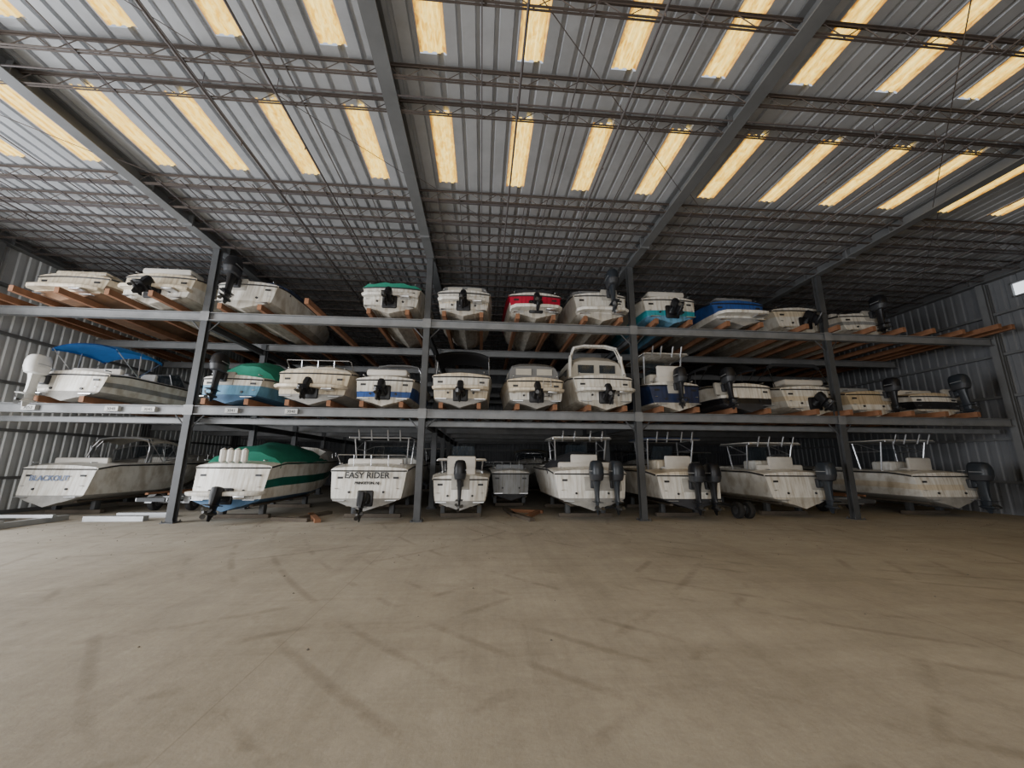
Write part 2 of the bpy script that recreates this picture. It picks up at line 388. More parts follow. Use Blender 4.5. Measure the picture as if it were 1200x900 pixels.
    def text(s,txt,x,z,size,m='letter_black',name='lettering'):
        s.texts.append((txt,x,z,size,m,name)); return s
    def done(s):
        o=s.mb.obj(s.name,38,s.p,(s.pitch,0,s.rot)); s.o=o
        for txt,x,z,size,m,name in s.texts:
            cu=bpy.data.curves.new(name,'FONT'); cu.body=txt; cu.size=size; cu.align_x='CENTER'; cu.extrude=.004; cu.offset=.005
            cu.materials.append(MATS[m]); t=bpy.data.objects.new(name,cu); COL.objects.link(t)
            t.parent=o; t.location=(x,s.y(z,x)-.025,z); t.rotation_euler=(math.pi/2-math.atan(RAKE),0,2*.13*x/(s.B*.5)**2)
        return o

# ------------------------------------------------------------ layout constants
XL,XR=-15.3,18.8; YF,YB=-10.,30.; ZD=8.72
POSTS=[-8.62,-1.85,5.0,11.98]; RF=[-15.3]+POSTS+[18.8]
Z2,Z1=6.22,3.30   # tops of the rack beams

# ---- floor
def floor_mat():
    m=bpy.data.materials.new('dusty_concrete'); m.use_nodes=True; nt=m.node_tree; b=nt.nodes['Principled BSDF']
    N=nt.nodes.new; Lk=nt.links.new
    tc=N('ShaderNodeTexCoord')
    def noise(sc,det=6,sx=1,sy=1,rz=0,dist=0,ro=.6,loc=(0,0,0)):
        mp=N('ShaderNodeMapping'); mp.inputs['Scale'].default_value=(sx,sy,1); mp.inputs['Rotation'].default_value=(0,0,rz); mp.inputs['Location'].default_value=loc
        Lk(tc.outputs['Object'],mp.inputs['Vector']); n=N('ShaderNodeTexNoise'); n.inputs['Scale'].default_value=sc; n.inputs['Detail'].default_value=det
        n.inputs['Distortion'].default_value=dist; n.inputs['Roughness'].default_value=ro; Lk(mp.outputs[0],n.inputs['Vector']); return n.outputs['Fac']
    def ramp(f,a,b_,ca,cb):
        r=N('ShaderNodeValToRGB'); r.color_ramp.elements[0].position=a; r.color_ramp.elements[1].position=b_
        r.color_ramp.elements[0].color=(*ca,1); r.color_ramp.elements[1].color=(*cb,1); Lk(f,r.inputs['Fac']); return r.outputs['Color']
    def mix(f,a,b_,mode='MIX'):
        x=N('ShaderNodeMix'); x.data_type='RGBA'; x.blend_type=mode
        if isinstance(f,float): x.inputs[0].default_value=f
        else: Lk(f,x.inputs[0])
        for i,q in((6,a),(7,b_)):
            if isinstance(q,tuple): x.inputs[i].default_value=(*q,1)
            else: Lk(q,x.inputs[i])
        return x.outputs[2]
    base=ramp(noise(.22,8,dist=.4),.3,.7,(.335,.30,.245),(.43,.395,.335))
    c=mix(1.,base,ramp(noise(1.1,10,dist=.5,ro=.72),.28,.75,(.84,.835,.83),(1.09,1.085,1.08)),'MULTIPLY')
    c=mix(1.,c,ramp(noise(3.5,10,dist=.3,ro=.75,loc=(5,2,0)),.3,.7,(.92,.92,.915),(1.05,1.05,1.05)),'MULTIPLY')
    # faint straight tyre tracks
    c=mix(1.,c,ramp(noise(1.5,8,1.,.05,rz=.10,dist=.05,ro=.78),.34,.56,(.89,.885,.88),(1.03,1.03,1.03)),'MULTIPLY')
    c=mix(1.,c,ramp(noise(1.4,8,.05,1.2,rz=-.08,dist=.08,loc=(3,7,0),ro=.78),.34,.52,(.90,.895,.89),(1.02,1.02,1.02)),'MULTIPLY')
    c=mix(1.,c,ramp(noise(14,8,ro=.85),.3,.7,(.88,.88,.875),(1.08,1.08,1.08)),'MULTIPLY')
    # thin turning arcs scrubbed by the forklift
    for (cx,cy,sc,lim) in((12,17,.50,.50),(-9,16,.42,.53)):
        mp=N('ShaderNodeMapping'); mp.inputs['Location'].default_value=(-cx,-cy,0); Lk(tc.outputs['Object'],mp.inputs['Vector'])
        w=N('ShaderNodeTexWave'); w.wave_type='RINGS'; w.rings_direction='Z'; w.inputs['Scale'].default_value=sc; w.inputs['Distortion'].default_value=.5; w.inputs['Detail'].default_value=4; w.inputs['Detail Scale'].default_value=.3
        Lk(mp.outputs[0],w.inputs['Vector'])
        msk=ramp(noise(.6,6,1,1,loc=(cx,cy,0),ro=.7),lim,lim+.08,(0,0,0),(1,1,1))
        rg_=ramp(w.outputs['Fac'],.0,.10,(.80,.79,.78),(1,1,1))
        c=mix(msk,c,mix(1.,c,rg_,'MULTIPLY'))
    # oil stains
    c=mix(ramp(noise(.7,7,.45,1.3,ro=.7,loc=(2,0,0)),.64,.74,(0,0,0),(.5,.5,.5)),c,(.17,.15,.12))
    br=N('ShaderNodeTexBrick'); br.offset=0; br.inputs['Scale'].default_value=1; br.inputs['Brick Width'].default_value=6.85; br.inputs['Row Height'].default_value=60.; br.inputs['Mortar Size'].default_value=.007
    br.inputs['Color1'].default_value=(1,1,1,1); br.inputs['Color2'].default_value=(1,1,1,1); br.inputs['Mortar'].default_value=(.8,.79,.78,1)
    mp=N('ShaderNodeMapping'); mp.inputs['Location'].default_value=(1.85,30,0); Lk(tc.outputs['Object'],mp.inputs['Vector']); Lk(mp.outputs[0],br.inputs['Vector'])
    c=mix(.8,c,br.outputs['Color'],'MULTIPLY')
    Lk(c,b.inputs['Base Color']); b.inputs['Roughness'].default_value=.75; b.inputs['Specular IOR Level'].default_value=.3
    bp=N('ShaderNodeBump'); bp.inputs['Strength'].default_value=.3; bp.inputs['Distance'].default_value=.02
    Lk(noise(6,10,ro=.75),bp.inputs['Height']); Lk(bp.outputs[0],b.inputs['Normal'])
    MATS['dusty_concrete']=m
floor_mat()
mb=MB(); mb.box(((XL+XR)/2,(YF+YB)/2,-.1),(XR-XL+.4,YB-YF+.4,.2),'dusty_concrete'); mb.obj('floor')

# ---- corrugated roof deck and skylights
mat('roof_sheet',(.50,.515,.54),.45,.25,.3,.7); mat('wall_sheet',(.60,.62,.63),.5,.2,.2,.8); mat('wall_sheet_shaded',(.17,.177,.19),.6,.2,.2,.8)  # second wall sheet is a darkened copy: the deep interior's shade painted into its colour
def skymat():
    m=bpy.data.materials.new('fibreglass_skylight'); m.use_nodes=True; nt=m.node_tree; b=nt.nodes['Principled BSDF']; N=nt.nodes.new; Lk=nt.links.new
    tc=N('ShaderNodeTexCoord'); mp=N('ShaderNodeMapping'); mp.inputs['Scale'].default_value=(1.6,.55,1); Lk(tc.outputs['Object'],mp.inputs[0])
    oi=N('ShaderNodeObjectInfo'); ad=N('ShaderNodeVectorMath'); Lk(mp.outputs[0],ad.inputs[0]); 
    mu=N('ShaderNodeVectorMath'); mu.operation='SCALE'; mu.inputs[0].default_value=(17,9,3); Lk(oi.outputs['Random'],mu.inputs['Scale']); Lk(mu.outputs[0],ad.inputs[1])
    n=N('ShaderNodeTexNoise'); n.inputs['Scale'].default_value=9; n.inputs['Detail'].default_value=8; n.inputs['Roughness'].default_value=.65; n.inputs['Distortion'].default_value=1.2; Lk(ad.outputs[0],n.inputs['Vector'])
    sx=N('ShaderNodeSeparateXYZ'); Lk(tc.outputs['Object'],sx.inputs[0]); ab=N('ShaderNodeMath'); ab.operation='ABSOLUTE'; Lk(sx.outputs[0],ab.inputs[0])
    mr=N('ShaderNodeMapRange'); mr.inputs['From Min'].default_value=.15; mr.inputs['From Max'].default_value=.235; mr.inputs['To Max'].default_value=.30; Lk(ab.outputs[0],mr.inputs[0])
    su=N('ShaderNodeMath'); su.operation='SUBTRACT'; Lk(n.outputs['Fac'],su.inputs[0]); Lk(mr.outputs[0],su.inputs[1])
    r=N('ShaderNodeValToRGB'); r.color_ramp.elements[0].position=.22; r.color_ramp.elements[0].color=(.25,.09,.003,1); r.color_ramp.elements[1].position=.60; r.color_ramp.elements[1].color=(1,.74,.20,1)
    e=r.color_ramp.elements.new(.42); e.color=(.75,.43,.04,1)
    Lk(su.outputs[0],r.inputs[0]); Lk(r.outputs[0],b.inputs['Emission Color']); b.inputs['Emission Strength'].default_value=2.0
    b.inputs['Base Color'].default_value=(.6,.45,.2,1); b.inputs['Roughness'].default_value=.5
    MATS['fibreglass_skylight']=m
skymat()
rows=[(-2.9,-.9),(.3,2.3),(3.45,5.55),(6.7,8.7)]
slots=[]
for i in range(5):
    a,b_=RF[i],RF[i+1]
    for k in range(4): slots.append(a+(b_-a)*(k+.5)/4)
SW=.23
def inslot(x): return any(abs(x-c)<SW-.001 for c in slots)
edges=[XL-.2]+sum([[c-SW,c+SW] for c in slots],[])+[XR+.2]
prof=[]
for a,b_ in zip(edges[:-1],edges[1:]):
    if b_-a<1e-4: continue
    n=max(1,round((b_-a)/.31)); p=(b_-a)/n
    for k in range(n):
        x=a+k*p; prof+=[(x,0),(x+p*.62,0),(x+p*.68,.06),(x+p*.86,.06),(x+p*.92,0)]
prof.append((XR+.2,0))
ys=[YF-.2]+sum([[a,b_] for a,b_ in rows],[])+[YB+.2]
mb=MB(); vs=[];fs=[]
for y in ys: vs+=[(x,y,ZD+.02+z) for x,z in prof]
n=len(prof)
for i in range(len(ys)-1):
    isrow=any(abs(ys[i]-a)<1e-6 for a,_ in rows)
    for j in range(n-1):
        if isrow and inslot((prof[j][0]+prof[j+1][0])/2): continue
        fs.append((i*n+j,i*n+j+1,(i+1)*n+j+1,(i+1)*n+j))
mb.add(vs,fs,'roof_sheet'); mb.obj('ceiling',20)
mb=MB(); pr=[(-SW,0)]
n=3; p=2*SW/n
for k in range(n):
    x=-SW+k*p; pr+=[(x+p*.3,0),(x+p*.42,.03),(x+p*.82,.03),(x+p*.94,0)]
pr.append((SW,0))
mb.loft([[(x,-1.03,z) for x,z in pr],[(x,1.03,z) for x,z in pr]],'fibreglass_skylight',cap=False,closed=False)
sk=mb.obj('skylight',20); skm=sk.data; first=True
for a,b_ in rows:
    for c in slots:
        if first: o=sk; first=False
        else: o=bpy.data.objects.new('skylight',skm); COL.objects.link(o)
        o.location=(c,(a+b_)/2,ZD+.02)

# ---- rafters (I-beams)
RD=.32
for x in RF:
    mb=MB()
    xx=min(max(x,XL+.14),XR-.14)
    mb.box((xx,(YF+YB)/2,ZD-RD+.01),(.27,YB-YF,.025),'rafter_steel'); mb.box((xx,(YF+YB)/2,ZD-.012),(.27,YB-YF,.02),'rafter_steel')
    mb.box((xx,(YF+YB)/2,ZD-RD/2),(.02,YB-YF,RD-.02),'rafter_steel')
    y=YF+1
    while y<YB: mb.box((xx,y,ZD-RD/2),(.24,.014,RD-.03),'rafter_steel'); y+=3.05
    mb.box((xx,10.65,ZD-RD/2-.02),(.28,.05,RD+.06),'rafter_steel')
    mb.obj('roof_rafter')
# ---- open-web joists across the bays
mb=MB()
jy=[-7.6,-6.08,-4.56,-3.04,-.6,2.45,3.3,4.5,5.75,6.45,9.0]
y=9.9
while y<YB: jy.append(y); y+=1.0 if y<19 else 1.5
for y in jy:
    zt,zb=ZD-.03,ZD-.29
    for z in(zt,zb):
        mb.box(((XL+XR)/2,y-.025,z),(XR-XL,.035,.008),'joist_steel'); mb.box(((XL+XR)/2,y+.025,z),(XR-XL,.035,.008),'joist_steel')
        mb.box(((XL+XR)/2,y-.007,z+(.016 if z==zb else -.016)),(XR-XL,.007,.035),'joist_steel')
    x=XL+.1; k=0; st=.36
    while x<XR-.4:
        a=(x,y,zt if k%2 else zb); b_=(x+st,y,zb if k%2 else zt)
        mb.tube([a,b_],.010,'joist_steel',4); x+=st;k+=1
mb.obj('roof_joists')
# ---- bridging rods and safety mesh wires below the roof sheets
mb=MB()
for i in range(5):
    a,b_=RF[i],RF[i+1]
    for k in range(1,12):
        x=a+(b_-a)*k/12
        mb.box((x,(8.8+YB)/2,ZD-.305),(.018,YB-8.8,.02),'bridging_steel')
        if k in(3,6,9): mb.box((x,(YF+8.8)/2,ZD-.305),(.02,8.8-YF,.02),'bridging_steel')
    for j in range(0,4):
        y0=-4+j*6.1
        mb.tube([(a+.1,y0,ZD-.26),(b_-.1,y0+6.1,ZD-.26)],.009,'bridging_steel',4)
y=9.4
while y<YB: mb.box(((XL+XR)/2,y,ZD-.05),(XR-XL,.04,.05),'bridging_steel'); y+=1.0
for y in(2.7,2.95,6.1): mb.box(((XL+XR)/2,y,ZD-.30),(XR-XL,.022,.022),'bridging_steel')
mb.obj('roof_bridging')
# ---- sprinkler pipes
mb=MB()
for x in(-12.6,-5.2,-3.9,.55,2.6,8.,9.4,15.2):
    mb.tube([(x,YF+.5,ZD-.40),(x,YB-.4,ZD-.40)],.022,'bridging_steel',8)
    y=-6
    while y<YB-1:
        mb.tube([(x,y,ZD-.38),(x,y,ZD-.05)],.008,'bridging_steel',4); mb.tube([(x,y+1.2,ZD-.42),(x,y+1.2,ZD-.49)],.015,'bridging_steel',6); y+=3.04
mb.obj('sprinkler_piping')

# ---- walls
def wall(name,p0,p1,z0,z1,m,inward):
    mb=MB(); P0=Vector(p0);P1=Vector(p1); L=(P1-P0).length; d=(P1-P0).normalized(); nrm=Vector(inward)
    n=max(1,round(L/.30)); p=L/n; pr=[]
    for k in range(n):
        s_=k*p; pr+=[(s_,0),(s_+p*.5,0),(s_+p*.6,-.04),(s_+p*.85,-.04),(s_+p*.95,0)]
    pr.append((L,0))
    pt=lambda s_,o,z:tuple((P0+d*s_+nrm*o).to_tuple()[:2])+(z,)
    mb.loft([[pt(s_,o,z0) for s_,o in pr],[pt(s_,o,z1) for s_,o in pr]],m,cap=False,closed=False)
    mid=(P0+P1)/2
    for z in(1.1,2.6,4.1,5.6,7.1):
        if z0<z<z1:
            c=mid+nrm*.08
            sx=L if abs(d.x)>.5 else .14; sy=L if abs(d.y)>.5 else .14
            mb.box((c.x,c.y,z),(sx,sy,.02),'rafter_steel'); 
            c2=mid+nrm*.15
            mb.box((c2.x,c2.y,z+.04),(L if abs(d.x)>.5 else .015,L if abs(d.y)>.5 else .015,.08),'rafter_steel')
    return mb
def merge(a,b_):
    o=len(a.v); a.v+=b_.v; a.f+=[tuple(i+o for i in f) for f in b_.f]; a.m+=[a.mi(b_.names[k]) for k in b_.m]
W=wall('wall_left',(XL,9.5),(XL,YB),0,ZD,'wall_sheet',(1,0)); 
merge(W,wall('',(XL,YF),(XL,.5),0,ZD,'wall_sheet',(1,0))); merge(W,wall('',(XL,.5),(XL,9.5),6.5,ZD,'wall_sheet',(1,0))); W.obj('wall_left',20)
wall('',(XL,YB),(XR,YB),0,ZD,'wall_sheet_shaded',(0,-1)).obj('wall_back',20)
y0,y1,z0,z1=10.95,11.35,7.6,8.1
W=wall('',(XR,YF),(XR,y0),0,ZD,'wall_sheet_shaded',(-1,0)); merge(W,wall('',(XR,y1),(XR,YB),0,ZD,'wall_sheet_shaded',(-1,0)))
merge(W,wall('',(XR,y0),(XR,y1),0,z0,'wall_sheet_shaded',(-1,0))); merge(W,wall('',(XR,y0),(XR,y1),z1,ZD,'wall_sheet_shaded',(-1,0)))
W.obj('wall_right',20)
W=wall('',(XL,YF),(-10,YF),0,ZD,'wall_sheet',(0,1)); merge(W,wall('',(6,YF),(XR,YF),0,ZD,'wall_sheet',(0,1))); merge(W,wall('',(-10,YF),(6,YF),6.8,ZD,'wall_sheet',(0,1))); W.obj('wall_front',20)
mat('window_glazing',(.8,.85,.9),.3,0,0,emis=(.9,.95,1,1.5))
mb=MB(); mb.box((XR+.05,(y0+y1)/2,(z0+z1)/2),(.02,y1-y0,z1-z0),'window_glazing')
for z in(z0,z1): mb.box((XR-.0,(y0+y1)/2,z),(.1,y1-y0+.06,.05),'rafter_steel')
for y in(y0,y1): mb.box((XR-.0,y,(z0+z1)/2),(.1,.05,z1-z0),'rafter_steel')
mb.obj('window_1')
mb=MB()
for x in(XL+.22,XR-.22):
    for y in(-4,9.7 if x<0 else 3,12.,18.6,25.):
        mb.box((x,y,ZD/2-.2),(.02,.22,ZD-.4),'rafter_steel'); mb.box((x-.11,y,ZD/2-.2),(.02,.2,ZD-.4),'rafter_steel'); mb.box((x+.11,y,ZD/2-.2),(.02,.2,ZD-.4),'rafter_steel')
for x in POSTS: mb.box((x,YB-.2,ZD/2-.2),(.2,.2,ZD-.4),'rafter_steel')
mb.obj('wall_columns')
mb=MB(); mb.box((XL+.05,(9.6+YB)/2,.06),(.1,YB-9.6,.12),'rafter_steel'); mb.obj('baseboard_left')

# ------------------------------------------------------------ rack
def ibeam_x(mb,x0,x1,y,zt,h=.26,w=.18,m='rack_steel'):
    c=(x0+x1)/2;L=x1-x0
    mb.box((c,y,zt-.01),(L,w,.02),m); mb.box((c,y,zt-h+.01),(L,w,.02),m); mb.box((c,y,zt-h/2),(L,.018,h-.04),m)
def ibeam_y(mb,x,y0,y1,zt,h=.2,w=.14,m='rack_steel_dark'):
    c=(y0+y1)/2;L=y1-y0
    mb.box((x,c,zt-.01),(w,L,.018),m); mb.box((x,c,zt-h+.01),(w,L,.018),m); mb.box((x,c,zt-h/2),(.014,L,h-.04),m)
def post(mb,x,y,z1,w=.19,m='rack_steel_dark'):
    mb.box((x,y-w/2+.01,z1/2),(w,.02,z1),m); mb.box((x,y+w/2-.01,z1/2),(w,.02,z1),m); mb.box((x,y,z1/2),(.02,w-.04,z1),m)
    mb.box((x,y,.012),(.36,.36,.024),m)
    for sx in(-.14,.14):
        for sy in(-.14,.14): mb.tube([(x+sx,y+sy,.02),(x+sx,y+sy,.07)],.018,m,6)
mb=MB()
YR=[12.,15.3,18.6,21.9,25.2,27.9]
for y in YR:
    for z in(Z2,Z1): ibeam_x(mb,XL+.42,XR-.42,y,z)
for x in POSTS:
    post(mb,x,12.,ZD-RD-.01)
    if x!=POSTS[3]:
        for y in YR[1:]: post(mb,x,y,Z2)
    for z in(Z2,Z1): 
        mb.box((x,11.895,z-.13),(.26,.012,.3),'rack_steel')
        if x!=POSTS[3]:
            ibeam_y(mb,x,12.1,27.8,z-.27)
    for z in(Z2,Z1):
        for sx in(-1,1): mb.tube([(x+sx*.1,12.02,z-.6),(x+sx*.4,12.02,z-.27)],.02,'rack_steel_dark',6)
ibeam_x(mb,XL+.42,XR-.42,12.35,Z1-.34,.15,.1,'rack_steel')
rack=mb.obj('boat_storage_rack')
def label(txt,x,z,size=.12):
    cu=bpy.data.curves.new('rack_number','FONT'); cu.body=txt; cu.size=size; cu.align_x='CENTER'; cu.extrude=.002; cu.materials.append(MATS['letter_black'])
    t=bpy.data.objects.new('rack_number',cu); COL.objects.link(t); t.location=(x,11.876,z-.045); t.rotation_euler=(math.pi/2,0,0); t.parent=rack
    m2=MB(); m2.box((x,11.95,z),(size*3.,.14,size*1.2),'label_plate'); m2.obj('rack_number_plate',parent=rack)
for txt,x in(('3052',-12.9),('3048',-10.7),('3045',-9.7),('3041',-7.4),('3040',-5.7)):
    label(txt,x,Z1-.13)

# ------------------------------------------------------------ boats
def rb(name,X,lvl,Y=11.72,**k):
    z={2:Z2+.03,1:Z1+.03,0:.30}[lvl]
    return Boat(name,X,Y,z,**k)
W_='gelcoat_white';C_='gelcoat_cream'
B=[]
# top level
B.append(rb('bowrider_boat',-12.35,2,Y=11.6,B=2.2,H=.92,L=6.4,c=dict(bottom='bottom_paint_brown',lo='gelcoat_brown',stripe='gelcoat_brown',hi=C_,deck=C_,transom=C_,translo=C_)).plat(.45,.35).pad('gelcoat_cream',.14).shield(h=.35))
B.append(rb('bowrider_boat',-9.92,2,Y=11.6,B=2.2,H=1.05,L=6.4,c=dict(hi=C_,deck=C_,bottom='bottom_paint_white')).drive().pad('vinyl_white').shield().plat(.52,.3))
B.append(rb('center_console_boat',-7.42,2,B=1.95,H=.95,L=5.8,c=dict(bottom='bottom_paint_white')).outb(1,'engine_black',.85,.85,.1,x0=-.25).cover('canvas_navy',.12,.7,.55))
B.append(rb('runabout_boat',-3.0,2,B=2.0,H=1.05,L=6,c=dict(hi=W_,deck='gelcoat_green',rub='rubrail_black')).drive().cover('canvas_green',.0,.75,.14).plat(.62,.25,'gelcoat_white'))
B.append(rb('runabout_boat',-.68,2,B=1.85,H=.95,L=5.8,c=dict(stripe='gelcoat_cream')).drive().canopy('canvas_grey',.1,.5,.45,'canvas_cream').plat(.6,.3))
B.append(rb('ski_boat',1.66,2,B=1.9,H=.95,L=6,c=dict(hi='gelcoat_red',stripe=W_,transom='gelcoat_red',deck=W_,translo=W_)).drive().arch(.3,.6,'rubrail_black',.03).plat(.36,.42).pad('canvas_black',.15).bench('vinyl_white'))
B.append(rb('cuddy_cabin_boat',3.86,2,B=1.95,H=1.05,L=6.4,cab=.25).outb(1,'engine_grey',.85,1.0,.1,x0=.3).canopy('canvas_grey',.15,.5,.6).plat(.35,.35))
B.append(rb('runabout_boat',6.25,2,B=2.0,H=1.0,L=6,c=dict(lo='gelcoat_teal',stripe=W_,transom=W_,bottom='gelcoat_lightblue')).drive().pad('vinyl_white').bench().cover('canvas_cream',.1,.7,.25))
B.append(rb('ski_boat',8.7,2,B=2.05,H=.95,L=6,c=dict(hi='gelcoat_blue',transom='gelcoat_blue',deck='gelcoat_blue',stripe='gelcoat_blue',bottom='bottom_paint_grey')).plat(.45,.4,W_).pad('canvas_grey',.12).arch(.3,.5,'rubrail_black',.025))
B.append(rb('bowrider_boat',11.5,2,Y=12.3,B=2.25,H=1.05,L=6.2,c=dict(hi=C_,deck=W_)).shield().drive(tilt=.8))
B.append(rb('fishing_boat',13.95,2,Y=12.3,B=2.0,H=.9,L=5.8,c=dict(stripe='gelcoat_grey')).outb(1,'engine_black',.78,.85,.0,x0=.25).bench())
# mid level
B.append(rb('deck_boat',-11.8,1,B=2.0,H=.88,L=6.2,c=dict(bottom='bottom_paint_grey',lo=W_,stripe='gelcoat_grey',hi=W_,transom=W_)).outb(1,'engine_white',.8,.6,.05,x0=-.6).bimini('canvas_blue',.03,.30,1.0).bench().shield(h=.5).seats())
B.append(rb('runabout_boat',-7.42,1,B=1.85,H=.85,L=5.6,c=dict(lo='gelcoat_lightblue',stripe='gelcoat_lightblue',bottom='bottom_paint_blue',translo='gelcoat_lightblue')).outb(1,'engine_black',.78,.78,.1,x0=-.2).cover('canvas_green',.1,.6,.75))
B.append(rb('cabin_cruiser',-5.1,1,B=2.3,H=1.1,L=6.8,cab=.3,c=dict(lo=C_,stripe=C_,hi=C_,deck=C_,bottom='bottom_paint_grey')).drive().plat(.5,.4).cover('canvas_cream',.02,.5,.25).stern_rail())
B.append(rb('bowrider_boat',-3.0,1,B=1.9,H=.92,L=6,c=dict(lo='gelcoat_blue',stripe='gelcoat_blue',hi=W_,bottom='bottom_paint_white',translo='gelcoat_blue',transom=W_)).drive().arch(.3,.75,'aluminium_tube',.03).shield().pad('vinyl_white'))
B.append(rb('bowrider_boat',-.68,1,B=1.95,H=1.1,L=6.2,c=dict(bottom='bottom_paint_grey',lo=C_,deck=C_)).drive().bimini('canvas_black',.03,.3,.85,fr='aluminium_tube').shield().plat(.55,.4))
B.append(rb('cuddy_cabin_boat',1.66,1,B=1.95,H=1.0,L=6.2,cab=.2,c=dict(hi=C_,deck=C_,bottom='bottom_paint_grey')).drive().canopy('canvas_grey',.1,.5,.7,'canvas_cream').plat(.58,.4,'gelcoat_cream').ladder())
B.append(rb('cabin_cruiser',3.86,1,B=2.1,H=1.15,L=6.8,cab=.35).drive().canopy('canvas_cream',.14,.52,.95,'tinted_glass').arch(.12,1.15,W_,.045).plat(.55,.42))
B.append(rb('center_console_boat',6.2,1,B=1.85,H=.95,L=6,c=dict(hi='gelcoat_navy',stripe='gelcoat_navy',lo='gelcoat_navy',transom='gelcoat_navy',translo='gelcoat_navy',deck=W_)).ttop('gelcoat_white',1.1,.22).outb(1,'engine_black',.72,.8,.0,x0=-.0))
B.append(rb('ski_boat',8.6,1,B=2.0,H=.95,L=6.2,c=dict(lo='gelcoat_black',hi=W_,stripe=W_,translo='gelcoat_black',bottom='bottom_paint_black')).outb(1,'engine_black',.75,.8,.1,x0=-.75).arch(.3,.8,'black_tube',.03).bimini('canvas_black',.1,.35,.95,fr='black_tube').shield())
B.append(rb('bowrider_boat',11.4,1,Y=12.3,B=2.25,H=1.05,L=6.2,c=dict(stripe=C_,bottom='bottom_paint_white')).drive().shield().bimini('canvas_black',.1,.4,.9,folded=True,fr='black_tube').pad())
B.append(rb('fishing_boat',13.6,1,Y=12.3,B=1.8,H=.9,L=5.6,c=dict(hi='gelcoat_tan',stripe='gelcoat_tan',deck='gelcoat_tan')).bench('vinyl_grey').outb(1,'engine_black',.7,.8,0,x0=.6))
B.append(rb('bass_boat',16.0,1,Y=12.2,B=2.0,H=.85,L=6,c=dict(hi=W_,stripe='gelcoat_black',lo='gelcoat_black',deck='gelcoat_tan',translo='gelcoat_black')).outb(1,'engine_grey',.8,.85,.1,x0=.7).bench('vinyl_white'))
# ground level
B.append(rb('walkaround_boat',-13.2,0,Y=13.3,B=2.35,H=1.25,L=6.9,cab=.25,c=dict(bottom='bottom_paint_grey',lo=W_)).shield(h=.5).arch(.3,.9,'aluminium_tube',.03).bimini('canvas_cream',.3,.48,1.05).rail().bench().text('BLACKOUT',-.1,.78,.22,'letter_blue','boat_name'))
B.append(rb('cabin_cruiser',-7.25,0,Y=12.0,B=2.3,H=1.35,L=7.6,cab=.45,c=dict(stripe='gelcoat_green',bottom='bottom_paint_blue',lo=W_,transom=W_,rub='rubrail_black')).drive(1.,.2).cover('canvas_green',.06,.6,.6).fenders(4,x0=-.25).plat(.38,.4).rail())
B.append(rb('walkaround_boat',-3.35,0,Y=12.0,B=2.45,H=1.27,L=7.,cab=.25,c=dict(hi=W_,bottom='bottom_paint_grey',rub='rubrail_black')).shield(h=.5).ttop('canvas_black',.95,.28,console=False).bench().stern_rail().drive(.9,.1,z=.36).text('EASY RIDER',-.02,.93,.25,'letter_black','boat_name').text('PRINCETON, NJ',0,.76,.10,'letter_black','home_port'))
B.append(rb('skiff_boat',-.62,0,Y=12.1,B=1.85,H=1.0,L=5.4,c=dict(bottom='bottom_paint_grey')).outb(1,'engine_black',.82,.82,0).ttop('aluminium_tube',.5,.25,rods=False))
B.append(rb('fishing_boat',1.15,0,Y=15.2,B=1.6,H=1.1,L=5.8,c=dict(hi='gelcoat_grey',stripe='gelcoat_grey',lo='gelcoat_grey',bottom='bottom_paint_black',transom='gelcoat_grey')).stern_rail().bench('vinyl_grey'))
B.append(rb('center_console_boat',3.4,0,Y=11.95,B=2.5,H=1.2,L=7.4,c=dict(bottom='bottom_paint_grey')).outb(2,'engine_grey',.86,.80,0,x0=.35).ttop('gelcoat_white',1.05,.25).bench().cover('canvas_black',.12,.3,.5))
B.append(rb('center_console_boat',6.6,0,Y=12.0,B=2.3,H=1.15,L=7.,c=dict(bottom='bottom_paint_black',deck=C_)).outb(2,'engine_black',.84,.76,0,gap=.52,x0=.25).ttop('canvas_navy',1.1,.25))
B.append(rb('center_console_boat',10.5,0,Y=12.3,B=2.4,H=1.15,L=7.,c=dict(bottom='bottom_paint_white')).outb(1,'engine_grey',.88,.8,0,x0=.65).ttop('gelcoat_white',1.0,.25).bench())
B.append(rb('center_console_boat',15.9,0,Y=12.3,B=2.5,H=1.15,L=7.2,c=dict(bottom='bottom_paint_grey',stripe=C_)).outb(1,'engine_grey',.9,.8,0,x0=.8).ttop('gelcoat_white',1.15,.25))
for b in B: b.done()
# second rank of boats, stored from the far aisle with their bows towards us
back=[]
for i,x,z in ((25,-12.9,.30),(24,-5.2,.30),(28,-3.6+.9,.30),(27,.9,.30),(23,3.2,.30),(29,7.0,.30),(25,10.2,.30),(30,14.6,.30),
              (14,-11.6,Z1+.03),(15,-6.9,Z1+.03),(12,-4.4,Z1+.03),(16,.6,Z1+.03),(17,3.2,Z1+.03),(20,7.4,Z1+.03),(14,10.0,Z1+.03),(16,14.6,Z1+.03)):
    o=bpy.data.objects.new(B[i].name,B[i].o.data); COL.objects.link(o); o.location=(x,28.0,z); o.rotation_euler=(0,0,math.pi); back.append((x,z))

